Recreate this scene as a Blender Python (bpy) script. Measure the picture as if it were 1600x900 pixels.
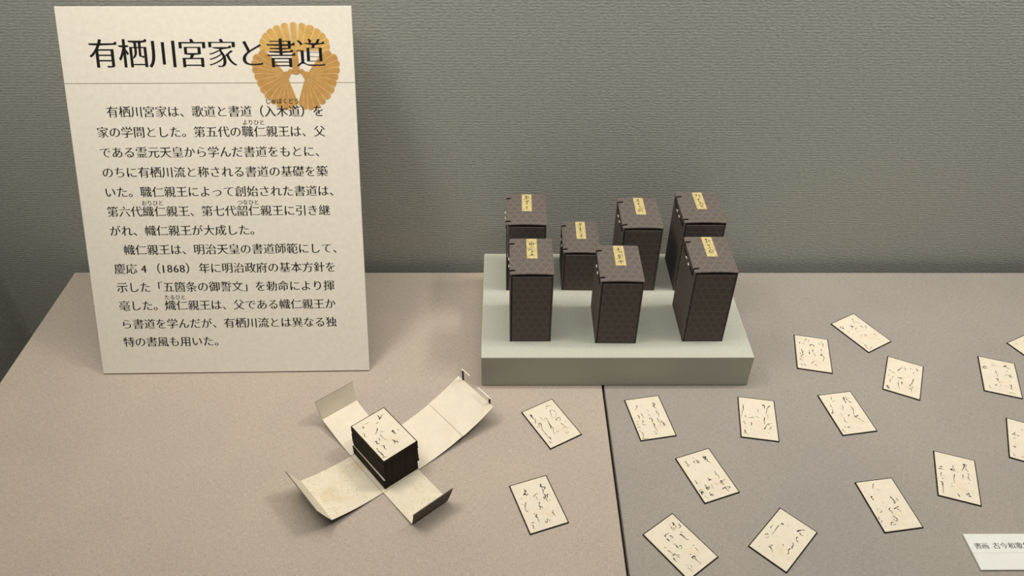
import bpy, bmesh, math, random
from mathutils import Vector, Matrix

# ------------------------------------------------------------------ camera, world, lamps, exposure
SC = bpy.context.scene
COL = SC.collection
for _o in list(bpy.data.objects):
    bpy.data.objects.remove(_o)
cam_data = bpy.data.cameras.new('camera')
cam = bpy.data.objects.new('camera', cam_data)
COL.objects.link(cam)
cam_data.sensor_width = 36.0
cam_data.lens = 1235.114 / 1600 * 36.0
cam_data.clip_start = 0.02
_r = Vector((0.9999404888, -0.0083562537, 0.0070136871))
_u = Vector((-0.0001377250, 0.6331726424, 0.7740105852))
_f = Vector((0.0109087036, 0.7739654889, -0.6331338106))
_m = Matrix((( _r.x, _u.x, -_f.x, 0.0), (_r.y, _u.y, -_f.y, 0.0), (_r.z, _u.z, -_f.z, 1.0), (0, 0, 0, 1)))
cam.matrix_world = _m
SC.camera = cam

world = bpy.data.worlds.new('world')
SC.world = world
world.use_nodes = True
_bg = world.node_tree.nodes['Background']
_bg.inputs[0].default_value = (0.90, 0.95, 1.0, 1)
_bg.inputs[1].default_value = 0.078

def area(name, loc, target, sx, sy, power, col, spread=180):
    l = bpy.data.lights.new(name, 'AREA')
    l.shape = 'RECTANGLE'; l.size = sx; l.size_y = sy; l.energy = power; l.color = col
    l.spread = math.radians(spread)
    o = bpy.data.objects.new(name, l); COL.objects.link(o)
    o.location = loc
    o.rotation_euler = (Vector(target) - Vector(loc)).to_track_quat('-Z', 'Y').to_euler()
    return o
WARM = (1.0, 0.960, 0.885)
area('case_lamp_left', (-0.85, 0.74, 1.65), (-0.30, 1.15, 0.10), 0.55, 0.40, 1.75, WARM, 90)
area('case_lamp_left_rear', (-0.75, 0.95, 1.90), (-0.20, 1.05, 0.0), 0.50, 0.16, 2.11, WARM, 120)
area('case_lamp_right', (1.20, 0.95, 1.95), (0.60, 1.05, 0.0), 0.50, 0.16, 7.59, WARM, 120)
area('case_strip_lamp', (0.25, 0.95, 1.95), (0.25, 1.05, 0.0), 3.4, 0.16, 3.96, WARM, 120)
area('case_back_strip_lamp', (0.25, 1.15, 1.95), (0.25, 1.05, 0.0), 3.4, 0.12, 13.0, WARM, 130)
area('case_front_strip_lamp', (0.0, 0.42, 1.75), (0.0, 1.25, 0.25), 3.0, 0.16, 1.9, WARM, 80)

SC.view_settings.view_transform = 'Standard'
SC.view_settings.look = 'None'
SC.view_settings.gamma = 1.0
SC.view_settings.use_curve_mapping = False
SC.view_settings.exposure = 0.0

# ------------------------------------------------------------------ helpers
def srgb(r, g, b):
    f = lambda c: (c / 255 / 12.92) if c / 255 <= 0.04045 else ((c / 255 + 0.055) / 1.055) ** 2.4
    return (f(r), f(g), f(b), 1.0)

class NT:
    """a tiny wrapper that keeps node code short"""
    def __init__(s, name, rough=0.8, spec=0.3):
        s.mat = bpy.data.materials.new(name); s.mat.use_nodes = True
        s.t = s.mat.node_tree; s.b = s.t.nodes['Principled BSDF']
        s.b.inputs['Roughness'].default_value = rough
        s.b.inputs['Specular IOR Level'].default_value = spec
    def n(s, kind, **kw):
        nd = s.t.nodes.new(kind)
        for k, v in kw.items(): setattr(nd, k, v)
        return nd
    def link(s, a, b): s.t.links.new(a, b)
    def put(s, nd, i, v):
        if isinstance(v, (int, float, tuple)): nd.inputs[i].default_value = v
        else: s.link(v, nd.inputs[i])
    def math(s, op, a, b=None, c=None):
        nd = s.n('ShaderNodeMath', operation=op)
        s.put(nd, 0, a)
        if b is not None: s.put(nd, 1, b)
        if c is not None: s.put(nd, 2, c)
        return nd.outputs[0]
    def coords(s, which='Object', scale=(1, 1, 1)):
        tc = s.n('ShaderNodeTexCoord'); mp = s.n('ShaderNodeMapping')
        mp.inputs['Scale'].default_value = scale
        s.link(tc.outputs[which], mp.inputs['Vector'])
        return mp.outputs[0]
    def noise(s, vec, scale, detail=3, rough=0.55):
        nd = s.n('ShaderNodeTexNoise')
        nd.inputs['Scale'].default_value = scale; nd.inputs['Detail'].default_value = detail
        nd.inputs['Roughness'].default_value = rough
        s.link(vec, nd.inputs['Vector'])
        return nd.outputs[0]
    def ramp(s, fac, stops):
        nd = s.n('ShaderNodeValToRGB'); e = nd.color_ramp.elements
        while len(e) < len(stops): e.new(0.5)
        for k, (p, c) in enumerate(stops): e[k].position = p; e[k].color = c
        s.link(fac, nd.inputs[0])
        return nd.outputs[0]
    def mix(s, fac, a, b, blend='MIX'):
        nd = s.n('ShaderNodeMix', data_type='RGBA', blend_type=blend)
        s.put(nd, 0, fac); s.put(nd, 6, a); s.put(nd, 7, b)
        return nd.outputs[2]
    def color(s, c): s.put(s.b, 'Base Color', c)
    def bump(s, h, strength, dist):
        nd = s.n('ShaderNodeBump')
        nd.inputs['Strength'].default_value = strength; nd.inputs['Distance'].default_value = dist
        s.link(h, nd.inputs['Height']); s.link(nd.outputs[0], s.b.inputs['Normal'])

def mat_plain(name, c, rough=0.8, spec=0.3, vary=0.06, scale=120):
    m = NT(name, rough, spec)
    k = m.noise(m.coords(), scale)
    dk = tuple(x * (1 - vary * 2) for x in c[:3]) + (1,); lt = tuple(min(1, x * (1 + vary * 2)) for x in c[:3]) + (1,)
    m.color(m.ramp(k, [(0.3, dk), (0.7, lt)]))
    return m.mat

def mat_linen(name, c, amp=0.21):
    m = NT(name, 0.95, 0.1)
    a = m.noise(m.coords(scale=(130, 900, 200)), 1.0, 2)
    b = m.noise(m.coords(scale=(900, 130, 200)), 1.0, 2)
    g = m.noise(m.coords(), 620, 2)
    big = m.noise(m.coords(), 5, 3)
    w = m.math('ADD', m.math('ADD', a, b), g)                 # 0..3
    w = m.math('MULTIPLY', w, 0.3333)
    dk = tuple(x * (1 - amp) for x in c[:3]) + (1,); lt = tuple(x * (1 + amp) for x in c[:3]) + (1,)
    base = m.ramp(w, [(0.36, dk), (0.64, lt)])
    blot = m.ramp(big, [(0.3, (0.94, 0.94, 0.95, 1)), (0.7, (1.04, 1.03, 1.0, 1))])
    m.color(m.mix(1.0, base, blot, 'MULTIPLY'))
    m.bump(w, 0.5, 0.0006)
    return m.mat

def mat_wallpaper(name, c):
    m = NT(name, 0.75, 0.25)
    co = m.coords()
    wv = m.n('ShaderNodeTexWave', wave_type='BANDS', bands_direction='Z', wave_profile='SIN')
    wv.inputs['Scale'].default_value = 60; wv.inputs['Distortion'].default_value = 3.4
    wv.inputs['Detail'].default_value = 2.0; wv.inputs['Detail Scale'].default_value = 1.9
    m.link(co, wv.inputs['Vector'])
    lump = m.noise(m.coords(scale=(150, 150, 270)), 1.0, 3)
    fine = m.noise(m.coords(scale=(210, 210, 520)), 1.0, 2)
    h = m.math('ADD', m.math('MULTIPLY', wv.outputs['Fac'], 0.18), m.math('ADD', m.math('MULTIPLY', lump, 1.15), m.math('MULTIPLY', fine, 0.55)))
    dk = tuple(x * 0.86 for x in c[:3]) + (1,); lt = tuple(x * 1.14 for x in c[:3]) + (1,)
    m.color(m.ramp(m.math('MULTIPLY', h, 0.55), [(0.38, dk), (0.68, lt)]))
    m.bump(h, 0.30, 0.0020)
    return m.mat

def mat_paper(name, c, vary=0.05, specks=0.0, stain=0.0, scale=45):
    m = NT(name, 0.85, 0.2)
    co = m.coords()
    k = m.noise(co, scale, 4, 0.65)
    dk = tuple(x * (1 - vary) for x in c[:3]) + (1,); lt = tuple(min(1, x * (1 + vary)) for x in c[:3]) + (1,)
    col = m.ramp(k, [(0.32, dk), (0.68, lt)])
    if stain:
        s = m.noise(co, 26, 2)
        f = m.math('MULTIPLY', m.ramp(s, [(0.56, (0, 0, 0, 1)), (0.70, (1, 1, 1, 1))]), stain)
        col = m.mix(f, col, srgb(196, 170, 128))
    if specks:
        v = m.n('ShaderNodeTexVoronoi', feature='F1'); v.inputs['Scale'].default_value = 380
        m.link(co, v.inputs['Vector'])
        where = m.noise(co, 34, 2)
        f = m.math('MULTIPLY', m.math('LESS_THAN', v.outputs['Distance'], 0.22), m.math('GREATER_THAN', where, 0.50))
        f2 = m.math('MULTIPLY', f, specks)
        col = m.mix(f2, col, srgb(120, 105, 80))
    m.color(col)
    return m.mat

def mat_brocade(name, ground, thread):
    """dark cloth woven with a lattice of lighter hexagon lines; UVs are metres"""
    m = NT(name, 0.8, 0.2)
    uv = m.n('ShaderNodeTexCoord').outputs['UV']
    sep = m.n('ShaderNodeSeparateXYZ'); m.link(uv, sep.inputs[0])
    k = 2 * math.pi / 0.0125
    def wave(cx, cy):
        return m.math('COSINE', m.math('MULTIPLY', m.math('ADD', m.math('MULTIPLY', sep.outputs[0], cx), m.math('MULTIPLY', sep.outputs[1], cy)), k))
    f = m.math('ADD', m.math('ADD', wave(0.0, 1.0), wave(0.8660, -0.5)), wave(-0.8660, -0.5))
    line = m.math('SUBTRACT', 1.0, m.math('MULTIPLY', m.math('ABSOLUTE', m.math('ADD', f, 1.0)), 2.2))
    line = m.math('MAXIMUM', line, 0.0)
    dot = m.math('MULTIPLY', m.math('LESS_THAN', m.math('ABSOLUTE', m.math('SUBTRACT', f, 1.2)), 0.22), 0.40)
    nz = m.noise(uv, 420, 4, 0.7)
    thread_f = m.math('MULTIPLY', m.math('MAXIMUM', line, dot), m.math('MULTIPLY', m.math('SUBTRACT', nz, 0.25), 1.9))
    g2 = m.ramp(m.noise(uv, 650, 4, 0.7), [(0.3, tuple(x * 0.66 for x in ground[:3]) + (1,)), (0.7, tuple(x * 1.4 for x in ground[:3]) + (1,))])
    m.color(m.mix(thread_f, g2, thread))
    m.bump(m.math('ADD', m.math('MULTIPLY', thread_f, 0.6), nz), 0.35, 0.0004)
    return m.mat

def mat_edge(name, c, fleck):
    """black lacquered paper edge with small worn gold-brown flecks"""
    m = NT(name, 0.75, 0.2)
    k = m.noise(m.coords(scale=(420, 420, 1300)), 1.0, 3, 0.7)
    m.color(m.ramp(k, [(0.50, c), (0.72, fleck)]))
    return m.mat

def uv_box(me):
    """metre UVs projected along each face's main axis"""
    lay = me.uv_layers.new(name='UVMap')
    for p in me.polygons:
        nx, ny, nz = (abs(c) for c in p.normal)
        for li in p.loop_indices:
            v = me.vertices[me.loops[li].vertex_index].co
            lay.data[li].uv = (v.y, v.z) if nx > ny and nx > nz else ((v.x, v.z) if ny > nz else (v.x, v.y))

def empty(name, loc=(0, 0, 0), rz=0.0):
    o = bpy.data.objects.new(name, None); COL.objects.link(o)
    o.empty_display_size = 0.02; o.location = loc; o.rotation_euler = (0, 0, rz)
    return o

def link_mesh(name, me, mats, parent=None, uv=False):
    for m in (mats if isinstance(mats, (list, tuple)) else [mats]): me.materials.append(m)
    if uv: uv_box(me)
    o = bpy.data.objects.new(name, me); COL.objects.link(o)
    if parent: o.parent = parent
    return o

def from_bm(name, bm, mats, parent=None, uv=False):
    bm.normal_update()
    me = bpy.data.meshes.new(name); bm.to_mesh(me); bm.free()
    return link_mesh(name, me, mats, parent, uv)

def add_box(bm, x0, x1, y0, y1, z0, z1, bevel=0.0, seg=2):
    vs = [bm.verts.new((x, y, z)) for x in (x0, x1) for y in (y0, y1) for z in (z0, z1)]
    q = [(0, 1, 3, 2), (4, 6, 7, 5), (0, 4, 5, 1), (2, 3, 7, 6), (0, 2, 6, 4), (1, 5, 7, 3)]
    fs = [bm.faces.new([vs[i] for i in f]) for f in q]
    if bevel:
        es = list({e for f in fs for e in f.edges})
        bmesh.ops.bevel(bm, geom=es, offset=bevel, segments=seg, affect='EDGES', profile=0.5)

def box(name, dims, mat, parent=None, bevel=0.0, seg=2, uv=False):
    bm = bmesh.new(); add_box(bm, *dims, bevel=bevel, seg=seg)
    return from_bm(name, bm, mat, parent, uv)

def tag(o, label=None, cat=None, group=None, kind=None):
    if label: o['label'] = label
    if cat: o['category'] = cat
    if group: o['group'] = group
    if kind: o['kind'] = kind
    return o

def struct(o, label=None):
    o['kind'] = 'structure'
    if label: o['label'] = label
    return o

def add_tube(bm, pts, r, n=8):
    """round bar through points"""
    rings = []
    for i, p in enumerate(pts):
        a = Vector(pts[max(i - 1, 0)]); b = Vector(pts[min(i + 1, len(pts) - 1)])
        t = (b - a).normalized()
        s = t.cross(Vector((0, 0, 1)))
        if s.length < 1e-4: s = Vector((1, 0, 0))
        s.normalize(); w = s.cross(t)
        rings.append([bm.verts.new(Vector(p) + r * (math.cos(2 * math.pi * k / n) * s + math.sin(2 * math.pi * k / n) * w)) for k in range(n)])
    for a, b in zip(rings, rings[1:]):
        for k in range(n): bm.faces.new((a[k], a[(k + 1) % n], b[(k + 1) % n], b[k]))
    bm.faces.new(rings[0][::-1]); bm.faces.new(rings[-1])

def smooth_path(pts, sub=4):
    """Catmull-Rom through 2-D points"""
    if len(pts) < 3:
        a, b = pts[0], pts[-1]
        return [(a[0] + (b[0] - a[0]) * t / 3, a[1] + (b[1] - a[1]) * t / 3) for t in range(4)]
    out = []; P = [pts[0]] + list(pts) + [pts[-1]]
    for i in range(1, len(P) - 2):
        for s in range(sub):
            t = s / sub; q = []
            for c in (0, 1):
                p0, p1, p2, p3 = (P[i + k][c] for k in (-1, 0, 1, 2))
                q.append(0.5 * (2 * p1 + (p2 - p0) * t + (2 * p0 - 5 * p1 + 4 * p2 - p3) * t * t + (3 * p1 - p0 - 3 * p2 + p3) * t ** 3))
            out.append(tuple(q))
    out.append(tuple(pts[-1]))
    return out

def add_stroke(bm, pts, width, z, mi=0):
    """flat brush stroke: swells after the start and tapers to the end"""
    P = smooth_path(pts); n = len(P); L = R = None
    for i, (x, y) in enumerate(P):
        a = P[max(i - 1, 0)]; b = P[min(i + 1, n - 1)]
        dx, dy = b[0] - a[0], b[1] - a[1]; l = math.hypot(dx, dy) or 1e-9
        t = i / (n - 1)
        w = width * 0.5 * (0.55 + 0.45 * math.sin(math.pi * min(1.0, t * 1.5 + 0.18))) * (1.0 if t < 0.75 else 1.0 - 1.6 * (t - 0.75))
        nl = bm.verts.new((x - dy / l * w, y + dx / l * w, z)); nr = bm.verts.new((x + dy / l * w, y - dx / l * w, z))
        if L:
            f = bm.faces.new((R, nr, nl, L)); f.material_index = mi
        L, R = nl, nr

# ------------------------------------------------------------------ materials
M_WALL = mat_wallpaper('woven_wallpaper', srgb(178, 179, 171))
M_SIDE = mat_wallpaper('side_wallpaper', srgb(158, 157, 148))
M_FLOOR = mat_plain('case_floor', srgb(120, 112, 102))
M_LINEN_WARM = mat_linen('beige_linen', srgb(174, 162, 149))
M_LINEN_COOL = mat_linen('greige_linen', srgb(152, 145, 138))
M_STAND = mat_plain('sage_cloth', srgb(183, 184, 171), 0.95, 0.1, 0.05, 700)
M_PANEL = mat_paper('panel_print_paper', srgb(231, 223, 208), 0.045, 0, 0, 110)
M_FOAM = mat_plain('white_foam_edge', srgb(238, 232, 218), 0.8, 0.2, 0.01)
M_INK = mat_plain('print_black', srgb(22, 20, 20), 0.7, 0.2, 0.05)
M_RULE = mat_plain('print_brown', srgb(120, 92, 76), 0.8, 0.2, 0.05)
M_GOLD = [mat_plain('crest_gold_top', srgb(208, 166, 92), 0.8, 0.2, 0.05, 90),
          mat_plain('crest_gold_side', srgb(188, 144, 82), 0.8, 0.2, 0.05, 90)]
M_GOLD_LT = [mat_plain('crest_ridge_top', srgb(228, 196, 134), 0.8, 0.2, 0.04, 90),
             mat_plain('crest_ridge_side', srgb(214, 176, 114), 0.8, 0.2, 0.04, 90)]
M_GOLD_DK = mat_plain('crest_groove', srgb(176, 133, 74), 0.8, 0.2, 0.05, 90)
M_CARD = mat_paper('card_paper', srgb(218, 208, 187), 0.05, 0.15, 0.25, 40)
M_CARD_EDGE = mat_edge('card_black_edge', srgb(24, 18, 13), srgb(84, 70, 46))
M_BRUSH = [mat_plain('brush_ink', srgb(40, 34, 30), 0.7, 0.2, 0.1, 300),
           mat_plain('brush_ink_thin', srgb(88, 77, 60), 0.8, 0.2, 0.1, 300),
           mat_plain('brush_ink_pale', srgb(146, 132, 102), 0.8, 0.2, 0.08, 300)]
M_BROCADE = mat_brocade('brown_brocade', srgb(93, 85, 80), srgb(128, 117, 109))
M_BOXEDGE = mat_plain('dark_box_lining', srgb(40, 34, 32), 0.9, 0.1)
M_SLIP = mat_paper('gold_flecked_slip', srgb(188, 172, 122), 0.26, 0.6, 0, 260)
M_BONE = mat_plain('bone_white', srgb(236, 230, 212), 0.5, 0.4, 0.03)
M_CORD = mat_plain('dark_cord', srgb(38, 30, 28), 0.9, 0.1)
M_LINING = mat_paper('case_lining_paper', srgb(216, 206, 183), 0.05, 0.75, 0.55, 50)
M_LINING_PLAIN = mat_paper('case_lid_lining_paper', srgb(223, 213, 192), 0.04, 0.12, 0.12, 50)
M_CAPTION = mat_plain('caption_card_white', srgb(218, 218, 212), 0.8, 0.2, 0.01)
M_CAPINK = mat_plain('caption_grey_ink', srgb(70, 68, 66), 0.8, 0.2, 0.05)
M_CAPLINE = mat_plain('caption_rule_grey', srgb(190, 184, 166), 0.8, 0.2, 0.02)

# ------------------------------------------------------------------ the display case
struct(box('wall_back', (-1.075, 2.4, 1.300, 1.34, -0.30, 2.2), M_WALL), 'grey woven wallpaper at the back of the case')
struct(box('wall_left', (-1.085, -1.045, -0.1, 1.300, -0.30, 2.2), M_SIDE), 'grey papered side of the case at left')
struct(box('floor', (-1.085, 2.4, -0.1, 1.34, -0.32, -0.30), M_FLOOR))

def board(name, x0, x1, mat, label):
    bm = bmesh.new(); add_box(bm, x0, x1, 0.30, 1.273, -0.30, 0.0, bevel=0.0022, seg=3)
    o = from_bm(name, bm, mat)
    return tag(o, label, 'display plinth', 'cloth covered display plinths')
board('display_plinth', -0.8725, 0.1711, M_LINEN_WARM, 'beige linen covered plinth on the left of the seam, under the text panel')
board('display_plinth', 0.1749, 1.90, M_LINEN_COOL, 'greyer linen covered plinth on the right of the seam, under most of the cards')

tag(box('box_stand', (-0.0378, 0.4242, 0.9545, 1.2465, 0.0, 0.0680), M_STAND, bevel=0.0016, seg=3),
    'low sage grey cloth covered stand carrying seven brocade boxes', 'stand')

# ------------------------------------------------------------------ lettering
_glyphs = {}
def glyph(ch):
    if ch not in _glyphs:
        cu = bpy.data.curves.new('glyph', 'FONT'); cu.body = ch; cu.resolution_u = 4
        o = bpy.data.objects.new('glyph', cu); COL.objects.link(o)
        dg = bpy.context.evaluated_depsgraph_get(); ev = o.evaluated_get(dg); me = ev.to_mesh()
        co = [(v.co.x, v.co.y) for v in me.vertices]; faces = [tuple(p.vertices) for p in me.polygons]
        ev.to_mesh_clear(); bpy.data.objects.remove(o); bpy.data.curves.remove(cu)
        _glyphs[ch] = (co, faces)
    return _glyphs[ch]

_brushed = {}
def mincho(ch, thin, fat):
    """the outline with thin level strokes, full uprights and small triangles at the stroke ends"""
    key = (ch, thin, fat)
    if ch == '1': fat = max(fat, 0.004)
    if key in _brushed: return _brushed[key]
    co, faces = glyph(ch)
    cnt = {}
    for f in faces:
        sgn = sum(co[f[i]][0] * co[f[(i + 1) % len(f)]][1] - co[f[(i + 1) % len(f)]][0] * co[f[i]][1] for i in range(len(f)))
        g = f if sgn > 0 else f[::-1]
        for i in range(len(g)): cnt[(g[i], g[(i + 1) % len(g)])] = 1
    edge = [e for e in cnt if (e[1], e[0]) not in cnt]
    acc = {}
    nrm = {}
    for a, b in edge:                                     # outside lies to the right of a->b
        dx, dy = co[b][0] - co[a][0], co[b][1] - co[a][1]; l = math.hypot(dx, dy)
        if l < 1e-7: continue
        nrm[(a, b)] = (dy / l, -dx / l, l)
        for v in (a, b): acc.setdefault(v, []).append((dy / l, -dx / l))
    ends = [l for (nx, ny, l) in nrm.values() if abs(nx) > 0.97 and 0.025 < l < 0.1]
    thin = min(thin, 0.34 * min(ends)) if ends else thin * 0.6      # crowded characters have slimmer strokes to begin with
    out = list(co)
    for v, ns in acc.items():
        mx = max((n[0] for n in ns), key=abs); my = max((n[1] for n in ns), key=abs)
        out[v] = (co[v][0] + fat * mx, co[v][1] - thin * my)
    nxt = {a: b for a, b in edge}; prv = {b: a for a, b in edge}
    tri = []
    for (a, b), (nx, ny, l) in nrm.items():               # the right-hand end of a level stroke
        if nx > 0.97 and 0.035 < l < 0.1:
            p, q = prv.get(a), nxt.get(b)
            if p is None or q is None or (p, a) not in nrm or (b, q) not in nrm: continue
            if nrm[(p, a)][1] < -0.97 and nrm[(b, q)][1] > 0.97 and nrm[(b, q)][2] > 0.12:
                x, y = out[b]
                tri.append(((x - 0.115, y - 0.002), (x + 0.014, y - 0.014), (x - 0.018, y + 0.062)))
    if ch == '1':                                         # a foot serif
        xs = [p[0] for p in out if p[1] < 0.1]; xm = (min(xs) + max(xs)) / 2
        tri += [((xm - 0.15, -0.002), (xm + 0.15, -0.002), (xm + 0.15, 0.03)), ((xm - 0.15, -0.002), (xm + 0.15, 0.03), (xm - 0.15, 0.03))]
    _brushed[key] = (out, faces, tri)
    return _brushed[key]

def add_text(bm, s, u0, v_mid, em, z, thin=0.016, fat=0.0, pitch=None, size=None, half=False):
    """cells of one em from u0 on; half-width figures take their own pitch"""
    size = size or em; pitch = pitch or em
    for i, ch in enumerate(s):
        if ch in ' \u3000': continue
        co, faces, tri = mincho(ch, thin, fat)
        ox = u0 + i * pitch + (0.0 if half else (pitch - size) * 0.5); oy = v_mid - 0.38 * size
        P = lambda c: (ox + c[0] * size, oy + c[1] * size, z)
        vs = [bm.verts.new(P(c)) for c in co]
        for f in faces:
            try: bm.faces.new([vs[k] for k in f])
            except ValueError: pass
        for t in tri: bm.faces.new([bm.verts.new(P(c)) for c in t])
    bmesh.ops.recalc_face_normals(bm, faces=bm.faces)

# ------------------------------------------------------------------ the text panel
PW, PH, PT = 0.4639, 0.6093, 0.0050
panel = empty('text_panel', (-0.7005, 0.9822, 0.0022), 0.016877)
tag(panel, 'large cream Japanese text panel with gold crest leaning back on the plinth', 'information panel')
# panel plane: local x along the bottom edge, y up the face, z out of the face
T_PANEL = Matrix.Rotation(math.pi / 2 - 0.44530, 4, 'X')
def on_panel(o):
    o.parent = panel; o.matrix_local = T_PANEL
    return o
on_panel(box('board', (0, PW, 0, PH, -PT, -0.0002), M_FOAM, bevel=0.0004, seg=1))
on_panel(box('printed_sheet', (0.0006, PW - 0.0006, 0.0006, PH - 0.0006, -0.0002, 0.0), M_PANEL))
bm = bmesh.new()
add_box(bm, 0.20, 0.26, 0.10, 0.42, -0.0062, -PT, bevel=0.0008, seg=1)
on_panel(from_bm('strut_plate', bm, M_FOAM))
st = bmesh.new()                                           # the prop behind: from the plate down to the cloth
_a = T_PANEL @ Vector((0.23, 0.40, -0.0062)); _b = Vector((_a.x, _a.y + 0.075, -0.0022))
vs = [st.verts.new(v) for v in (_a + Vector((-0.028, 0.0, 0)), _a + Vector((0.028, 0.0, 0)), _b + Vector((0.028, 0, 0)), _b + Vector((-0.028, 0, 0)),
      _a + Vector((-0.028, 0.004, 0)), _a + Vector((0.028, 0.004, 0)), _b + Vector((0.028, 0.004, 0)), _b + Vector((-0.028, 0.004, 0)))]
for q in ((0, 1, 2, 3), (7, 6, 5, 4), (0, 4, 5, 1), (2, 6, 7, 3), (1, 5, 6, 2), (0, 3, 7, 4)): st.faces.new([vs[i] for i in q])
bmesh.ops.recalc_face_normals(st, faces=st.faces)
from_bm('strut', st, M_FOAM, panel)

# the gold crest: three fans of petals around a small ring of stems
def petal(bm, hub, tip, w0, w1, z, mi):
    hx, hy = hub; dx, dy = tip[0] - hx, tip[1] - hy; l = math.hypot(dx, dy); dx /= l; dy /= l
    r = w1 * 0.5; body = l - r * 0.75
    pts = []
    for t, w in ((0.0, w0), (0.35, w0 + (w1 - w0) * 0.42), (0.75, w0 + (w1 - w0) * 0.9), (1.0, w1)):
        pts.append((t * body, w * 0.5))
    for k in range(1, 8):
        an = math.pi / 2 - math.pi * k / 8
        pts.append((body + r * 0.75 * math.cos(an), r * math.sin(an)))
    low = [(a, -b) for a, b in reversed(pts[:4])]
    f = bm.faces.new([bm.verts.new((hx + dx * a - dy * b, hy + dy * a + dx * b, z)) for a, b in (pts + low)][::-1])
    f.material_index = mi
    if f.normal.z < 0: f.normal_flip()
crest = on_panel(box('crest', (0.3655, 0.3755, 0.5048, 0.5200, 0.0, 0.00012), M_GOLD[1]))
tag(crest, 'gold crest of three petalled fans')
def fan(hubs, tips, k, w1, w0=0.0030):
    b = bmesh.new(); n = len(tips)
    order = sorted(range(n), key=lambda i: -abs(i - (n - 1) / 2))
    for j, i in enumerate(order):
        z = 0.00012 + 0.000015 * j
        for sc, mi, dz in ((1.0, 2, 0), (0.93, 1, 0.000005), (0.74, 0, 0.00001)):
            (hx, hy), (tx, ty) = hubs[i], tips[i]
            tt = (hx + (tx - hx) * (1 - (1 - sc) * 0.05), hy + (ty - hy) * (1 - (1 - sc) * 0.05))
            petal(b, hubs[i], tt, w0 * sc, w1[i] * sc, z + dz, mi)
    b.normal_update()
    o = from_bm('crest_fan', b, [M_GOLD[k], M_GOLD_LT[k], M_GOLD_DK])
    o.parent = crest
    return o
def arc_tips(cx, cy, rx, ry, a0, a1, n):
    return [(cx + rx * math.cos(math.radians(a0 + (a1 - a0) * i / (n - 1))), cy + ry * math.sin(math.radians(a0 + (a1 - a0) * i / (n - 1)))) for i in range(n)]
TOP = arc_tips(0.3710, 0.5490, 0.0562, 0.0362, 181, -1, 13)
fan([(0.3709 + (x - 0.3709) * 0.48, 0.5395 + 7.0 * (0.48 * (x - 0.3709)) ** 2) for x, y in TOP], TOP, 0, [0.0135, 0.0135, 0.0132, 0.0126, 0.0120, 0.0116, 0.0114, 0.0116, 0.0165, 0.0136, 0.0132, 0.0135, 0.0135], 0.0070)
SIDE = [(0.3140, 0.5405), (0.3042, 0.5335), (0.3005, 0.5238), (0.3008, 0.5130), (0.3035, 0.5015), (0.3072, 0.4900), (0.3120, 0.4785),
        (0.3195, 0.4680), (0.3290, 0.4590), (0.3395, 0.4520), (0.3505, 0.4490), (0.3605, 0.4500), (0.3672, 0.4560)]
SW = [0.0165, 0.0132, 0.0122, 0.0124, 0.0125, 0.0130, 0.0128, 0.0118, 0.0112, 0.0106, 0.0100, 0.0096, 0.0090]
fan([(0.3545 + (x - 0.3545) * 0.10, 0.5035 + (y - 0.5035) * 0.10) for x, y in SIDE], SIDE, 1, SW, 0.0034)
SIDE = [(2 * 0.3708 - x, y - 0.0006) for x, y in SIDE]
fan([(0.3871 + (x - 0.3871) * 0.10, 0.5029 + (y - 0.5029) * 0.10) for x, y in SIDE], SIDE, 1, SW, 0.0034)
stem = bmesh.new()
for a, b_, w in (((0.3708, 0.5415), (0.3708, 0.5045), 0.0115), ((0.3545, 0.5030), (0.3650, 0.5120), 0.0080), ((0.3868, 0.5030), (0.3768, 0.5120), 0.0080)):
    petal(stem, a, b_, w * 0.75, w, 0.00035, 0)
for hx in (0.3545, 0.3871):                              # the round knob each side fan grows from
    f = stem.faces.new([stem.verts.new((hx + 0.0062 * math.cos(k * math.pi / 10), 0.5033 + 0.0062 * math.sin(k * math.pi / 10), 0.00034)) for k in range(20)])
o = from_bm('crest_stem', stem, M_GOLD[1]); o.parent = crest

on_panel(box('rule_line', (0.0006, PW - 0.0006, 0.49155, 0.49235, 0.0, 0.00010), M_RULE))
bm = bmesh.new()
add_text(bm, '有栖川宮家', 0.0448, 0.5383, 0.0468, 0.00015, thin=0.0240, fat=0.013, size=0.0485)
add_text(bm, 'と書道', 0.0448 + 5 * 0.0468, 0.5383, 0.0468, 0.0004, thin=0.0240, fat=0.013, size=0.0485)
on_panel(from_bm('title_lettering', bm, M_INK))
EM, X0 = 0.01950, 0.0416
ROWS = ['\u3000有栖川宮家は、歌道と書道', '家の学問とした。第五代の職仁親王は、父', 'である霊元天皇から学んだ書道をもとに、', 'のちに有栖川流と称される書道の基礎を築',
        'いた。職仁親王によって創始された書道は、', '第六代織仁親王、第七代韶仁親王に引き継', 'がれ、幟仁親王が大成した。', '\u3000幟仁親王は、明治天皇の書道師範にして、', None,
        '示した「五箇条の御誓文」を勅命により揮', '毫した。熾仁親王は、父である幟仁親王か', 'ら書道を学んだが、有栖川流とは異なる独', '特の書風も用いた。']
bm = bmesh.new()
for i, s in enumerate(ROWS):
    v = 0.4476 - 0.03249 * i
    if s: add_text(bm, s, X0, v, EM, 0.00015, thin=0.0165, fat=0.013)
v = 0.4476 - 0.03249 * 8
add_text(bm, '（入木道）を', X0 + 13 * EM, 0.4476, EM, 0.0004, thin=0.0165, fat=0.013)
add_text(bm, '慶応', X0, v, EM, 0.00015, 0.0165, 0.013)
add_text(bm, '4', 0.0868, v, EM, 0.00015, 0.008, 0.014, size=0.0190, pitch=0.0190, half=True)
add_text(bm, '（', 0.1008, v, EM, 0.00015, 0.0165, 0.013)
add_text(bm, '1868', 0.1198, v, EM, 0.00015, 0.008, 0.014, size=0.0188, pitch=0.01055, half=True)
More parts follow.
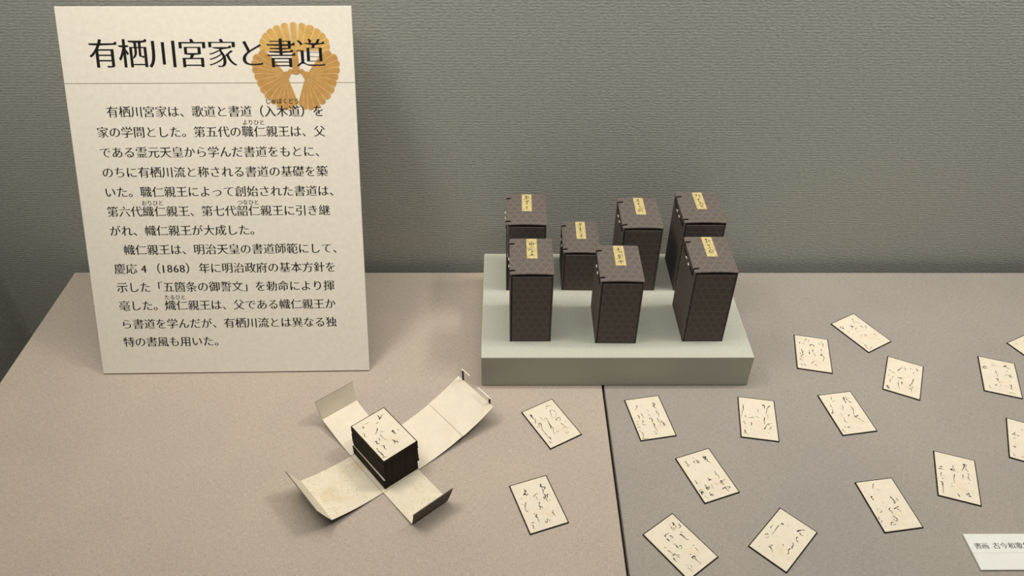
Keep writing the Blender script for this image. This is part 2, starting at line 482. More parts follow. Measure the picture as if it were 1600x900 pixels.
add_text(bm, '）', 0.1616, v, EM, 0.00015, 0.0165, 0.013)
add_text(bm, '年に明治政府の基本方針を', 0.1835, v, EM, 0.00015, 0.0165, 0.013, pitch=0.01942)
on_panel(from_bm('body_lettering', bm, M_INK))
for s, u, v in (('じゅぼくどう', 0.3177, 0.4632), ('よりひと', 0.2778, 0.4297), ('おりひと', 0.1003, 0.2993), ('つなひと', 0.2586, 0.2993), ('たるひと', 0.1206, 0.1371)):
    bm = bmesh.new()
    add_text(bm, s, u, v, 0.00915, 0.0004 if u > 0.3 else 0.00015, 0.0, 0.012)
    on_panel(from_bm('reading_lettering', bm, M_INK))

# ------------------------------------------------------------------ brocade boxes
SLIP_INK = {   # brush strokes on each slip, 0..1 across and 0..1 down
    'A': '25,15 70,12;45,5 48,30;30,24 62,22 70,28;55,10 75,20;25,30 45,28 62,30;30,42 72,38 52,48;52,42 50,60 44,62;50,70 49,94',
    'B': '22,28 85,26;48,10 48,44;30,18 34,36;68,18 64,38;12,12 22,16;12,50 60,46;18,62 28,56 70,54 74,62;44,62 62,66 40,68;52,60 50,72;45,74 48,88;26,86 72,84;48,80 66,79',
    'C': '30,16 68,14;44,8 50,28;34,26 62,22;60,10 70,18;30,40 70,38;46,34 50,58;32,52 66,48;40,62 60,60;34,84 70,80;50,70 54,90;36,92 60,88',
    'D': '32,12 60,10;40,16 34,26;48,8 56,28;62,18 70,24;30,38 68,34;44,32 50,46;34,52 72,50;44,58 64,56;30,70 36,86;38,68 66,66 66,86;40,76 52,80 58,74',
    'E': '30,20 72,16;48,10 50,30;34,28 64,24;48,34 78,30 72,38;30,52 70,46 76,58;36,50 46,66 28,66;58,52 52,60 66,66;34,76 54,72;26,84 80,78 68,88;52,74 54,94',
    'F': '30,14 50,12;36,10 40,26;26,22 48,20;58,12 70,16 66,28;60,24 78,30;34,46 62,40;46,38 44,56;36,60 68,54;40,74 60,62 70,80 46,88;44,78 62,92',
    'G': '30,14 58,10;42,8 44,34;28,28 56,24;64,14 74,30;60,22 80,22;30,44 74,40;52,40 50,54;24,60 78,54;34,72 38,88;36,70 70,66 74,84;46,74 58,82 64,72',
}
def cut(v): return [tuple(float(c) for c in p.split(',')) for p in v.split(' ')]

def brocade_box(key, x, y, rz, w, d, h, label):
    t = empty('storage_box', (x, y, 0.0680), rz)
    tag(t, label, 'box', 'brocade covered card boxes')
    lid_t = 0.0020
    bt = h - lid_t - 0.0032                                # top of the inner box
    b = bmesh.new(); add_box(b, 0.0034, w - 0.0026, 0.0004, d - 0.0010, 0.0004, bt, bevel=0.0008, seg=2)
    from_bm('body', b, M_BROCADE, t, True)
    b = bmesh.new(); add_box(b, 0.0, 0.0022, 0.0, d, 0.0, h - lid_t, bevel=0.0005, seg=1)
    from_bm('side_panel', b, M_BROCADE, t, True)
    b = bmesh.new(); add_box(b, w - 0.0020, w, 0.0004, d, 0.0, h - lid_t, bevel=0.0005, seg=1)
    from_bm('side_panel', b, M_BROCADE, t, True)
    b = bmesh.new(); add_box(b, 0.0022, w - 0.0020, 0.0008, d, 0.0, 0.0010)
    from_bm('base', b, M_BOXEDGE, t, True)
    # lid: a board that bows up a little along its front edge
    b = bmesh.new(); n = 10; rows = []
    for jy, yy in enumerate((0.0006, d * 0.35, d * 0.7, d)):
        bow = 0.0013 * (1 - jy / 3 * 0.8)
        top = []; bot = []
        for i in range(n + 1):
            u = i / n; xx = -0.0006 + u * (w + 0.0012); zz = bow * math.sin(math.pi * u)
            top.append(b.verts.new((xx, yy, h + zz - 0.0004 * (u in (0.0, 1.0))))); bot.append(b.verts.new((xx, yy, h - lid_t + zz)))
        rows.append((top, bot))
    for (t0, b0), (t1, b1) in zip(rows, rows[1:]):
        for i in range(n):
            b.faces.new((t0[i], t0[i + 1], t1[i + 1], t1[i])); b.faces.new((b0[i + 1], b0[i], b1[i], b1[i + 1]))
        b.faces.new((t0[0], t1[0], b1[0], b0[0])); b.faces.new((t0[n], b0[n], b1[n], t1[n]))
    for (tt, bb), s in ((rows[0], 1), (rows[-1], -1)):
        for i in range(n):
            q = (tt[i], bb[i], bb[i + 1], tt[i + 1]); b.faces.new(q if s > 0 else q[::-1])
    lid = from_bm('lid', b, M_BROCADE, t, True)
    # gold title slip, lying on the bowed lid
    sx0, sx1 = w * 0.52 - 0.0088, w * 0.52 + 0.0088; sy0, sy1 = d * 0.42, d * 0.975
    zs = h + 0.0013
    b = bmesh.new(); add_box(b, sx0, sx1, sy0, sy1, zs - 0.0016, zs + 0.0001)
    slip = from_bm('title_slip', b, M_SLIP, t); slip['label'] = 'gold paper slip with brush writing'
    b = bmesh.new()
    for s in SLIP_INK[key].split(';'):
        add_stroke(b, [(sx0 + (sx1 - sx0) * u / 100, sy1 - (sy1 - sy0) * v_ / 100) for u, v_ in cut(s)], 0.0014, zs + 0.0002)
    from_bm('slip_writing', b, M_BRUSH[0], slip)
    # two cords that come over the left edge and the bone pegs that close them
    for yc, yp in ((d * 0.84, d * 0.62), (d * 0.10, d * 0.36)):
        b = bmesh.new(); ch = 0.0028
        path = [(0.0080, h + 0.0010), (0.0040, h + 0.0012), (0.0004, h + 0.0010), (-0.0014, h - 0.0016), (-0.0013, h - 0.0125)]
        prev = None
        for (px, pz) in path:
            r = [b.verts.new((px, yc - ch / 2, pz)), b.verts.new((px, yc + ch / 2, pz))]
            if prev: b.faces.new((prev[0], prev[1], r[1], r[0]))
            prev = r
        bmesh.ops.solidify(b, geom=b.faces[:], thickness=0.0009)
        from_bm('cord', b, M_CORD, t)
        b = bmesh.new()
        y0, y1 = sorted((yp, yp + (0.0070 if yp > yc else -0.0070)))
        add_tube(b, [(-0.0014, y0, h - 0.0130), (-0.0019, (y0 + y1) / 2, h - 0.0130), (-0.0014, y1, h - 0.0130)], 0.0009)
        from_bm('clasp', b, M_BONE, t)
        b = bmesh.new(); lo, hi = sorted((yc, yp))
        add_box(b, -0.0010, 0.0, lo, hi, h - 0.0145, h - 0.0115, bevel=0.0003, seg=1)
        from_bm('clasp_loop', b, M_CORD, t)
    return t
brocade_box('A', 0.0048, 1.1320, -0.01, 0.0705, 0.0985, 0.1475, 'brown brocade box at the back left, behind the front left box')
brocade_box('C', 0.1075, 1.1325, -0.02, 0.0660, 0.0985, 0.0870, 'shortest brown brocade box, in the back row between taller ones')
brocade_box('D', 0.2095, 1.1320, -0.005, 0.0705, 0.0980, 0.1405, 'brown brocade box second from right in the back row, behind the middle front box')
brocade_box('F', 0.3155, 1.1320, 0.0, 0.0730, 0.0985, 0.1520, 'tall brown brocade box at the back right corner, next to the wall')
brocade_box('B', 0.0108, 0.9936, 0.0, 0.0705, 0.0985, 0.1468, 'brown brocade box at the front left of the sage stand')
brocade_box('E', 0.1572, 0.9892, -0.012, 0.0702, 0.0985, 0.1360, 'brown brocade box in the middle of the front row, standing alone')
brocade_box('G', 0.3074, 0.9933, 0.004, 0.0702, 0.0985, 0.1510, 'brown brocade box at the front right corner of the sage stand')

# ------------------------------------------------------------------ poem cards
CW, CH = 0.0612, 0.0906
CARDS = {
    1: (0.0790, 0.8682, 0.5228, 'D-217 325 -196 305 -214 281 -200 260 -211 233 -182 199;m-184 195 -213 153 -234 115 -221 98;m-189 108 -177 98 -202 62 -210 34 -236 32 -257 61;d-174 96 -156 61 -180 16 -202 -54 -202 -125;m-202 -125 -201 -186 -201 -232;d-203 -234 -179 -264 -191 -277 -197 -306;m-239 -307 -233 -349 -196 -354;f-95 190 -82 148 -82 80;d-38 140 -33 120;f-17 141 -11 117 -23 94 -28 45;m-22 76 -34 15 -46 -62 -27 -109 -58 -146 -75 -210 -67 -241;d-45 -3 -38 -50 -75 -91 -45 -95;d-53 -57 -34 -85;m114 342 160 351 194 313;f91 306 124 315;m152 233 120 230 110 188 64 68;f160 235 190 197 185 136 131 81;D115 34 109 0;m134 33 177 37 183 5 136 -41;m136 -75 147 -126 156 -187 100 -188;f156 -192 190 -232;f92 -271 104 -317 139 -309 141 -266;f-37 -212 9 -206 3 -231;f112 80 127 78;f203 -102 223 -91'),
    2: (0.0525, 0.7105, 0.3363, 'D154 326 153 296 130 277;D150 289 165 245;d170 259 204 247 180 217 149 205 151 243;m155 203 137 157 149 122;d137 126 152 106 120 50 116 89 153 69;d177 113 169 63 129 40;d182 111 214 102;m140 36 149 -19;m180 10 193 -5;f-106 337 -114 291;D-118 289 -99 270 -162 220;D-155 222 -128 228 -112 203 -81 218;m-28 140 28 172 69 173;f13 133 12 81 38 50;m-210 177 -204 158;m-231 78 -226 59;m-164 91 -204 25 -221 -56 -210 -75;m-213 -74 -186 -61;m9 8 28 9 2 -26 17 -68;d-11 -43 14 -59 -10 -88 7 -108;m33 -59 28 -94;f-124 -127 -115 -151 -124 -191;d-88 -161 -118 -207 -102 -213 -105 -269 -98 -300;d143 -207 149 -238 161 -285;m156 -175 154 -211;m-18 -314 -5 -344 25 -315 19 -284 40 -309;m52 -310 53 -339;m-212 -276 -183 -281 -180 -299;m-220 -313 -208 -345 -223 -368 -198 -383;f-273 -419 -260 -417'),
    3: (0.2439, 0.8801, 0.1781, 'd-153 286 -133 275 -150 242 -196 202;d138 292 162 295 171 257 157 230 138 241 144 276;d141 269 143 199 176 178;m159 237 181 270;f9 176 17 131;f-1 77 6 33 20 23;D-18 -13 -9 -29;d8 -13 23 -67 8 -96 -13 -92;d15 -125 22 -168 12 -215 22 -252 30 -308;m-27 -298 -13 -321;D-12 -345 -10 -370;m151 129 150 78 175 52 156 13 160 -24;m119 -31 117 -101 129 -146 117 -214;d156 -101 163 -124 150 -135;d162 -131 185 -163 190 -206 169 -209 170 -174 197 -158;f233 -136 235 -151;d-189 83 -177 52 -181 -12;m-181 74 -165 35;m-113 112 -113 61 -102 24 -122 -1;d-140 -40 -137 -83;D-143 -68 -137 -83;m-167 -106 -146 -145 -100 -139;f-257 38 -244 21;m-238 -37 -231 -66;D-251 -104 -236 -114;m-263 -165 -210 -189;d-260 -242 -246 -265;m-237 -273 -223 -331 -233 -377 -268 -418;m-253 -407 -212 -430 -157 -411'),
    4: (0.4238, 0.8775, -0.1666, 'd-224 251 -230 199 -223 171 -251 108 -260 56;f-260 49 -276 -4 -265 -23;m-216 274 -222 244;D93 308 127 309 126 236;D101 308 122 308;d225 318 194 288 165 228 144 116;f162 105 168 56 159 5;d110 39 98 -41 96 -118;f184 -5 200 -3;d82 -227 112 -171 144 -103;d143 -110 176 -91 219 -77;m164 -114 177 -140;m202 -149 187 -193 156 -223;f138 -284 156 -315;m8 209 17 189 7 130;f-19 53 -2 14 20 24;f-2 -50 23 -64;m-133 70 -125 64;D-141 -7 -128 -7;m-112 -5 -80 15 -74 -13;m-203 44 -203 2 -180 5;m-244 -97 -221 -150 -231 -172;d-120 -105 -112 -146 -130 -177;m-135 -170 -110 -180;f-135 -247 -126 -266;d-247 -300 -215 -288;m-216 -233 -205 -242;m-231 -297 -239 -340 -262 -385;m-222 -316 -213 -363 -164 -373'),
    5: (0.3155, 0.7627, 0.3420, 'm-200 340 -175 323 -192 304;m-176 328 -185 269 -180 216;m-204 260 -135 258;f-51 355 -21 357;d-59 305 -61 265;d-70 274 -51 270;D-14 269 -5 245;d-22 308 5 282 19 258 -13 240;D129 336 126 296;D115 300 164 299;D158 326 139 259;d110 269 159 268 147 223 131 245;d162 308 182 317;m152 221 185 182;f153 377 161 366;d149 24 155 11;m149 5 144 -48 166 -80 135 -132;m176 -178 235 -168;D142 -165 153 -193;d128 -176 135 -210 164 -197 157 -163;d129 -231 169 -245;d79 -316 143 -297 219 -309;d207 -305 209 -329 171 -330;d133 -302 148 -345 161 -391;d-16 -54 -17 -85;D-22 -88 -12 -110;d-15 -93 17 -97 -6 -112;f-24 -176 -41 -239 -15 -263;f44 -177 53 -219;m-228 -33 -226 -64;d-231 -62 -226 -88 -227 -114;d-137 -158 -118 -173 -143 -202;D-131 -206 -133 -244;d-150 -215 -105 -208 -122 -248 -150 -238;m-82 -193 -86 -223 -115 -243;m-270 -233 -244 -212 -199 -228;d-264 -258 -219 -251 -254 -299;D-260 -274 -232 -261;d-247 -241 -267 -309;m-227 -263 -202 -280;f-234 -321 -224 -362 -209 -405;m-131 -298 -145 -353;d-154 -357 -117 -341 -105 -367 -132 -366'),
    6: (0.5626, 1.0325, -0.2146, 'd-109 341 -92 365 -72 370;D-98 359 -88 357;m-52 361 -41 340 -51 302;m-128 298 -114 324;d-219 223 -206 273;m-234 227 -202 231;m-174 244 -128 222;D-34 201 -16 231 14 235;d14 235 37 209 25 163;d3 93 3 32;D-6 76 14 73;m-1 108 13 95;D-63 18 -62 -28;m-66 40 -43 83;d15 -3 33 -30 50 -56;m131 307 132 252;m170 347 178 317;d181 294 206 292 193 211;m159 158 156 73;D148 3 161 -2;d117 -34 150 3 158 35;d150 3 162 -32 190 -48 192 -78 172 -142 163 -181;d-200 68 -186 75;m-195 66 -180 -8 -158 28;d-180 -8 -191 -48;m-227 -33 -215 -76;m-163 -50 -219 -130 -171 -157;m-242 -180 -215 -219 -175 -210;m-227 -318 -207 -387;m-182 -308 -155 -346 -151 -360;d-164 -333 -154 -353;m-41 -270 -7 -218 24 -194;m3 -275 35 -298 56 -337'),
    7: (0.6702, 1.0889, 0.5123, 'D-227 301 -227 274;d-216 304 -231 263 -191 244;D-205 252 -217 213;d-183 286 -156 289;m-205 252 -164 275;m167 358 135 302 83 219;f150 406 147 389;d-21 231 -10 207 8 169;D-26 207 -10 179;m-42 206 -14 163;f-87 159 -51 143;m-11 125 -12 89;f-44 61 -44 34;m32 128 -17 119;d139 132 135 97 156 82;m206 85 204 49 161 19;f140 258 174 233 214 173;f-209 145 -189 116 -207 72;f-182 40 -136 41;d-63 -63 -37 -60;d-89 -93 -92 -109;d4 -65 13 -97;m24 -94 14 -116 -23 -122;f131 -128 166 -124;d181 -138 184 -175;m171 -186 196 -191;f-223 -151 -197 -174;f-217 -225 -197 -253;m-209 -264 -225 -324 -257 -384;m-215 -295 -184 -295;f-239 -395 -142 -389;m-172 -363 -144 -391;f123 -293 154 -319;m144 -340 152 -353'),
    8: (0.7043, 0.9716, -0.4533, 'd-105 128 -71 203 -30 260;m-10 263 21 231 6 190;d-248 84 -223 83 -208 83;f-207 79 -169 47 -143 43;m-174 53 -133 40;m93 300 106 272;f120 279 134 295;d183 318 220 291 192 261;m177 332 198 317;D152 178 165 181;m145 208 152 178;d168 29 152 -35 175 -41;D134 -117 152 -100;d153 -51 142 -105;d110 -136 133 -177 191 -165;m108 -241 137 -232 183 -197;m147 -231 156 -329;f-41 84 -34 80;d-95 -49 -61 -41 -3 -16;D-57 -35 -42 -35;m-60 -57 -16 -43;d-79 -131 -68 -134;m-74 -161 -66 -222 -52 -271 -27 -339;d-23 -137 -10 -179 -24 -193;m-20 -119 -7 -161;m-250 -66 -226 -47;m-165 -58 -186 -101;m-202 -142 -204 -208 -187 -232;d-257 -363 -235 -336 -220 -393 -247 -366;d-234 -344 -196 -381 -224 -402;m-246 -317 -230 -334'),
    9: (0.5766, 0.8899, 0.1563, 'm-94 374 -113 325;d-126 334 -102 323;m-116 273 -75 286;m-183 232 -185 218;m-192 204 -194 153 -179 122;m-208 105 -223 63;D-262 19 -236 37;d-214 69 -255 11;f-213 26 -212 11;D109 334 96 277 93 225;d136 330 167 333;D88 226 102 209;d147 306 145 269 125 265;m187 292 207 286;d152 238 176 205 189 185;d135 94 140 49 115 -19;m129 138 135 94;d107 -25 94 -59;d77 -92 102 -89 103 -118;D100 -103 107 -133;d144 -74 155 -97 126 -107;d103 -118 135 -80;m128 -136 155 -183 176 -250;m0 159 -3 130 -52 58;m-15 118 -6 101;f-120 4 -111 -33 -114 -83;f-32 -3 -28 -18;d25 -48 -10 -71 -8 -100;m-115 -140 -122 -188 -82 -208;f-110 -98 -111 -133;m-182 -269 -173 -285 -195 -309;d-146 -310 -105 -295;m-131 -291 -96 -311;m-248 -321 -244 -377 -220 -408'),
    10: (0.2526, 0.6392, 0.6350, 'm136 342 131 322;m115 302 107 254 108 217;m134 273 137 216;D175 313 175 290;d171 332 193 323 184 291 157 295;m188 280 164 227;d237 267 240 225 213 207 184 217;m162 143 191 134;d122 127 144 118 121 104;d144 118 147 62 145 10 176 -5;D153 -106 160 -117;m146 -149 150 -174;m145 -178 144 -215;d-71 237 -39 246 14 238;d-65 235 -66 212;D-75 189 -71 133;d-13 196 8 188 12 154 -23 158;m-26 244 9 241;m-50 72 -42 36;d-46 39 -51 5 -43 -16 -60 4;m-21 5 10 -10 -4 -37 -39 -49;m-201 116 -188 84;m-205 53 -189 18 -184 -22 -219 -56;d-168 -42 -202 -68;D-227 -93 -227 -115;d-223 -82 -232 -155;m-168 -42 -151 -77 -117 -109;m-159 -100 -147 -138;m7 -179 19 -203;D-12 -239 6 -244;d-11 -232 23 -235 35 -259 11 -267 -12 -246;m36 -230 48 -254;m18 -275 17 -318 20 -386;f-144 -271 -144 -300;f-169 -309 -162 -372 -162 -408;f-110 -310 -128 -355'),
    11: (0.4032, 0.6491, -0.7750, 'D-135 210 -120 215;d-145 204 -141 233 -114 221;f-61 244 -44 250;m-232 39 -229 70 -222 116;f-220 31 -219 52;m-162 164 -159 52 -152 -54;m-227 -119 -208 -71;m-213 -86 -186 -87;f-195 -152 -178 -136 -171 -101;m-194 -347 -175 -346;d-90 -255 -65 -240;D-74 -248 -49 -252;d-75 -223 -57 -186;m-59 -252 -29 -269 -2 -306;m42 -72 50 -110;f60 -174 74 -165;m131 24 145 47;d158 -14 147 31;d147 -16 165 -44 147 -76;d147 -76 145 -118 169 -150;d169 -150 169 -186;m163 -46 175 -44;D82 253 101 296 128 331;d128 331 157 350;d121 258 151 240 178 262;d133 176 130 145 145 112;d150 108 183 107;f214 291 225 293'),
    12: (0.5777, 0.7078, 0.1424, 'd-41 382 -63 346;m-63 346 -95 297;f-23 280 -5 238;m-205 221 -192 213;D-190 173 -190 141;d-202 162 -172 164 -198 136;D-197 116 -171 112;m-233 147 -225 139;f-128 203 -115 195;m116 161 123 153;D101 124 98 98;d102 104 116 57 120 24;d108 65 120 24 99 -4 99 27;m164 82 185 47 157 38;m-69 46 -57 35;m-53 -29 -46 -38;d39 -91 84 -72 139 -55;d109 -57 136 -61;m86 -79 108 -120 120 -159;m164 -71 171 -79;m-32 -74 4 -61;d-26 -75 -37 -105 -7 -122;m-15 -127 -27 -169;d-35 -193 -16 -239 -1 -254;d-16 -239 -4 -259 -29 -293 -48 -278;m-60 -257 -46 -284;d-209 -55 -199 -69;m-167 -92 -174 -116 -210 -120;m-264 -178 -265 -221;d-278 -213 -258 -228;m-251 -248 -247 -267 -278 -287;d-136 -314 -106 -300 -78 -310;d-150 -348 -129 -321;m-107 -342 -59 -337;f-247 -352 -229 -361'),
    13: (0.7028, 0.7566, -0.3300, 'd110 299 158 315 160 276;m115 293 129 283;d136 300 120 236 82 158;m133 262 170 283;m146 238 161 185 192 188;D-80 125 -46 165;d-85 130 -49 128 -9 175;m-40 233 -32 207 -58 147;m-45 122 2 124;d16 117 28 115;d-263 92 -222 99 -170 102;d-223 149 -207 155 -215 123 -230 125;m-239 136 -217 158;m-222 26 -233 -28 -223 -53;f-196 -29 -174 -15;m-221 -95 -195 -83;d-250 -168 -216 -161;D-225 -209 -216 -227;d-216 -164 -221 -221 -215 -275 -227 -362;m-227 -362 -214 -385;m-25 57 -46 -36 -40 -118;f-40 -118 -26 -127;m-94 -158 -74 -158;m-94 -209 -63 -203;m96 91 87 -5;m165 122 190 123 172 95;m166 79 179 13 205 14;f115 -80 124 -83;f168 -48 170 -75;m132 -213 141 -217;m105 -277 113 -302;d126 -270 151 -268 142 -305;D136 -321 181 -312;d107 -310 145 -277;d-22 -327 -5 -335;D-8 -345 5 -363;m4 -352 10 -391'),
    14: (0.8757, 0.9732, -0.3227, 'd-255 141 -226 207 -190 212;d-229 183 -202 169;d-242 134 -183 153;m-198 205 -182 165;f-100 317 -28 329;f-108 257 -7 280;D115 309 154 333;d98 280 141 340 147 286;d147 286 207 272;m136 203 151 163;m103 70 143 105;d154 87 171 59 212 62;m177 105 182 41;m173 27 206 71;f140 -61 164 -85;m133 -161 144 -179;d161 -151 157 -228 165 -268;m131 -268 159 -259;m104 -362 150 -368 203 -371;d-53 140 -39 89;d-53 84 -36 57;m-32 36 -31 -8;D-67 -75 -40 -77;d-44 -56 -37 -109 -60 -127;d-36 -152 0 -140;m-110 -252 -58 -213;d-102 -239 -92 -268;m-18 -222 -8 -251;m-203 -283 -196 -313;d-201 -326 -191 -354;f-180 -372 -155 -385;f-54 -341 -36 -356'),
    15: (0.9784, 1.0332, 0.4500, 'f-202 357 -148 318;f-160 362 -128 359;f21 351 21 330'),
    16: (0.8501, 0.8250, -0.4100, 'd-85 260 -57 257;d-241 93 -208 104 -186 147;D-206 134 -187 142;d-209 89 -161 102;D-152 91 -128 94;m-207 31 -203 -11;m-238 -184 -209 -172 -180 -152;d-214 -181 -201 -190;m-211 -201 -188 -198;m-237 -332 -223 -341;m-234 -359 -226 -384 -199 -386;m-124 -367 -87 -358'),
    'top': (-0.1824, 0.7941, 0.7069, 'd132 360 122 289;D104 290 168 303;d132 374 133 292;m150 318 208 336;f208 336 224 331;m25 239 76 248;d-188 316 -155 283;m-160 332 -170 288;f-115 346 -40 335;f-224 217 -263 199;m-224 191 -250 136 -232 108;d-14 154 -52 109 -108 66;m-50 16 -54 -57;f-60 -52 -35 -150;f-18 66 29 26;d-189 -43 -155 -60;d-172 -45 -181 -113 -142 -108;m-105 -26 -121 -89;m-163 -179 -112 -197;d-129 -195 -149 -252 -138 -275;d-245 -170 -233 -205;d-255 -211 -237 -276;d-248 -254 -224 -311;d-247 -292 -240 -347 -271 -381;m-260 -378 -200 -393;D126 -32 121 -79;d138 -28 144 -73 110 -96;d138 -81 139 -133;m201 -70 219 -98;m27 -178 56 -228;d39 -200 34 -260 6 -248;d50 -236 73 -268 52 -300'),
}

def card_meshes():
    b = bmesh.new(); add_box(b, -CW / 2, CW / 2, -CH / 2, CH / 2, 0.0, 0.00185, bevel=0.0002, seg=1)
    o = from_bm('backing', b, M_CARD_EDGE); bk = o.data; bpy.data.objects.remove(o)
    b = bmesh.new(); e = 0.0015; add_box(b, -CW / 2 + e, CW / 2 - e, -CH / 2 + e, CH / 2 - e, 0.00170, 0.00192)
    o = from_bm('face', b, M_CARD); fc = o.data; bpy.data.objects.remove(o)
    return bk, fc
BK, FC = card_meshes()
def poem_card(x, y, z, rz, label, group, ink=None):
    t = empty('poem_card', (x, y, z), rz)
    tag(t, label, 'poem card', group)
    for nm, me in (('backing', BK), ('face', FC)):
        o = bpy.data.objects.new(nm, me); COL.objects.link(o); o.parent = t
    if ink:
        b = bmesh.new(); wd = {'D': (0.0024, 0), 'd': (0.0015, 0), 'm': (0.00125, 1), 'f': (0.00115, 2)}
        for j, s in enumerate(ink.split(';')):
            v = [int(c) * 1e-4 for c in s[1:].split(' ')]
            w, mi = wd[s[0]]
            add_stroke(b, list(zip(v[::2], v[1::2])), w, 0.00198 + 0.000004 * (j % 9), mi)
        from_bm('writing', b, M_BRUSH, t)
    return t
CARD_LABELS = {
    1: 'poem card left of the seam, just right of the unfolded case lid',
    2: 'poem card nearest the front on the left of the seam',
    3: 'poem card right of the seam, nearest below the front of the sage stand',
    4: 'poem card just in front of the right end of the sage stand',
    5: 'tilted poem card with its writing gathered near the top and bottom edges',
    6: 'poem card closest to the right side of the sage stand',
    7: 'steeply turned poem card farthest back, near the wall',
    8: 'poem card turned clockwise, with a small triangle mark in its lower left corner',
    9: 'poem card tilted left, just in front of and left of the triangle marked card',
    10: 'poem card right beside the seam, cut off by the bottom of the photo',
    11: 'poem card turned strongly clockwise at the bottom, with wide blank lower half',
    12: 'poem card tilted left, lying farther back and left of the white caption card',
    13: 'poem card directly behind the white caption card, its writing in three columns',
    14: 'fully seen poem card farthest right in the back',
    15: 'poem card at the right edge of the photo of which only a corner shows',
    16: 'poem card cut lengthwise by the right edge of the photo',
}
GR = 'poem cards spread on the linen'
for k in range(1, 17):
    x, y, a, ink = CARDS[k]
    poem_card(x, y, 0.0, a, CARD_LABELS[k], GR, ink)

# ------------------------------------------------------------------ the unfolded case under the stack
case = empty('card_case', (-0.1863, 0.7876, 0.0), math.radians(40.5))
tag(case, 'unfolded cream lined card case with four flaps open around the card stack', 'card case')
# local x runs to the lid (upper right), local -y towards the lower right flap
def slab(name, prof, axis, half, parent, mats, th=0.0013, shift=0.0, half_end=None):
    """a bent board: prof = (distance, height) of its inner face; axis = 'x+','x-','y+','y-'"""
    b = bmesh.new(); rows = []
    n = len(prof)
    for i, (dd, z) in enumerate(prof):
        a = prof[max(i - 1, 0)]; c = prof[min(i + 1, n - 1)]
        tx, tz = c[0] - a[0], c[1] - a[1]; l = math.hypot(tx, tz)
        ox, oz = tz / l * th, -tx / l * th                # outer face: down and outwards
        row = []
        hh = half if half_end is None else half + (half_end - half) * i / (n - 1)
        for s in (-1, 1):
            for (d2, z2) in ((dd, z), (dd + ox, z + oz)):
                q = {'x+': (d2, s * hh + shift), 'x-': (-d2, s * hh + shift), 'y+': (s * hh + shift, d2), 'y-': (s * hh + shift, -d2)}[axis]
                row.append(b.verts.new((q[0], q[1], max(z2, 0.0001))))
        rows.append(row)
    for r, s in zip(rows, rows[1:]):
        for q, mi in (((r[0], r[2], s[2], s[0]), 0), ((r[1], s[1], s[3], r[3]), 1), ((r[0], s[0], s[1], r[1]), 1), ((r[2], r[3], s[3], s[2]), 1)):
            f = b.faces.new(q); f.material_index = mi
    for r in (rows[0], rows[-1]):
        f = b.faces.new((r[0], r[1], r[3], r[2])); f.material_index = 1
    bmesh.ops.recalc_face_normals(b, faces=b.faces)
    return from_bm(name, b, mats, parent, True)
def arc_prof(d0, z0, d1, z1, bend=0.5, n=8):
    """starts flat and lifts towards the far end"""
    return [(d0 + (d1 - d0) * i / n, z0 + (z1 - z0) * ((1 - bend) * (i / n) + bend * (i / n) ** 2)) for i in range(n + 1)]
LP = [M_LINING_PLAIN, M_BROCADE]; LS = [M_LINING, M_BROCADE]
HB, HA = 0.0455, 0.0333
b = bmesh.new(); add_box(b, -HA, HA, -HB, HB, 0.0001, 0.0015, bevel=0.0003, seg=1)
from_bm('base_panel', b, M_LINING, case, True)
fl = slab('flap', arc_prof(HA + 0.0006, 0.0016, 0.120, 0.0130, 0.9), 'x+', HB, case, LP)
ld = slab('lid_flap', arc_prof(0.1205, 0.0132, 0.1845, 0.0370, 0.35), 'x+', HB + 0.0008, case, LP)
fl = slab('flap', arc_prof(HA + 0.0006, 0.0016, 0.1200, 0.0140, 0.9), 'x-', HB, case, LS)
slab('lip', [(0.1203, 0.0142), (0.1262, 0.0262), (0.1320, 0.0392), (0.1375, 0.0520)], 'x-', HB, fl, LS, th=-0.0013 * -1, shift=0.0)
fl = slab('flap', arc_prof(HB + 0.0006, 0.0016, 0.1295, 0.0150, 0.8), 'y+', HA - 0.0006, case, LP)
slab('lip', [(0.1298, 0.0152), (0.1345, 0.0330), (0.1385, 0.0500)], 'y+', HA - 0.0008, fl, LP, half_end=0.0352)
fl = slab('flap', arc_prof(HB + 0.0006, 0.0016, 0.1200, 0.0042, 0.9), 'y-', HA - 0.0006, case, LS)
slab('lip', [(0.1203, 0.0044), (0.1265, 0.0240), (0.1312, 0.0410)], 'y-', HA - 0.0008, fl, LS, half_end=0.0352)
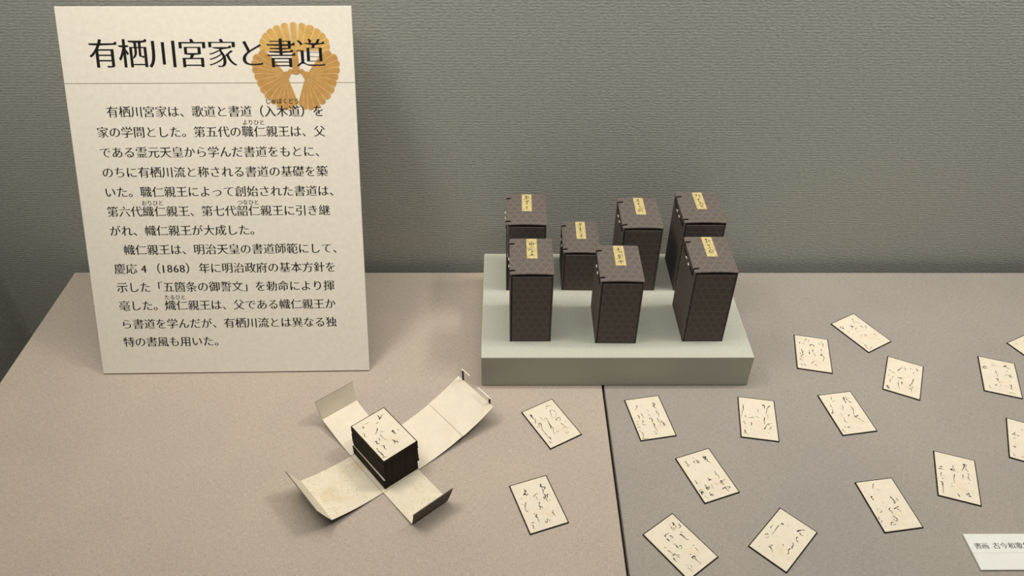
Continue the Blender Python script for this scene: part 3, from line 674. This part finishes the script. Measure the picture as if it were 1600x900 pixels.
# cords and bone pegs standing at the end of the lid
for (y0, zt, s) in ((0.0335, 0.0600, -1), (-0.0360, 0.0490, 1)):
    b = bmesh.new(); add_box(b, 0.1842, 0.1852, y0 - 0.0022, y0 + 0.0022, 0.0340, zt, bevel=0.0003, seg=1)
    cd = from_bm('cord', b, M_CORD, case)
    b = bmesh.new(); e = -0.018 if s < 0 else 0.030
    add_tube(b, [(0.1847, y0 - s * 0.0025, zt), (0.1849, y0 + e * 0.5, zt + 0.0004), (0.1847, y0 + e, zt)], 0.0011)
    from_bm('clasp', b, M_BONE, case)

# ------------------------------------------------------------------ the stack of cards
random.seed(7)
ax, ay = math.cos(math.radians(40.5)), math.sin(math.radians(40.5))
cx0, cy0 = -0.1824, 0.7941
N_STACK = 32
for i in range(N_STACK):
    if i < 9: da, db = -0.0035, 0.0004
    elif i < 24: da, db = -0.0015, 0.0008
    else: da, db = 0.0, 0.0
    if 9 <= i < 12: da += 0.0009
    da += random.uniform(-0.00025, 0.00025); db += random.uniform(-0.0003, 0.0003)
    a = math.radians(40.5) + random.uniform(-0.003, 0.003)
    if i < 9: a -= 0.014
    z = 0.0016 + i * 0.00193
    if i == N_STACK - 1:
        x, y, a, ink = CARDS['top']
        poem_card(x, y, z, math.radians(40.5), 'poem card with cursive writing lying uppermost on the tall stack', 'stacked poem cards', ink)
    else:
        poem_card(cx0 + da * ax + db * ay, cy0 + da * ay - db * ax, z, a, 'poem card inside the tall stack, only its black edge showing', 'stacked poem cards')

# ------------------------------------------------------------------ the caption card
cap = empty('caption_card', (0.6662, 0.5985, 0.0), 0.0)
tag(cap, 'white printed caption card cut off at the bottom right of the photo', 'caption card')
b = bmesh.new(); add_box(b, 0.0, 0.190, 0.0, 0.0575, 0.0, 0.0030, bevel=0.0004, seg=1)
from_bm('board', b, M_CAPTION, cap)
b = bmesh.new(); add_box(b, 0.0, 0.190, 0.0262, 0.0267, 0.0029, 0.0031)
from_bm('rule_line', b, M_CAPLINE, cap)
b = bmesh.new()
add_text(b, '書画', 0.0075, 0.0377, 0.0106, 0.0031, 0.006, 0.014, pitch=0.0104)
add_text(b, '古今和歌集', 0.0336, 0.0380, 0.0108, 0.0031, 0.006, 0.014, pitch=0.0111)
from_bm('lettering', b, M_CAPINK, cap)
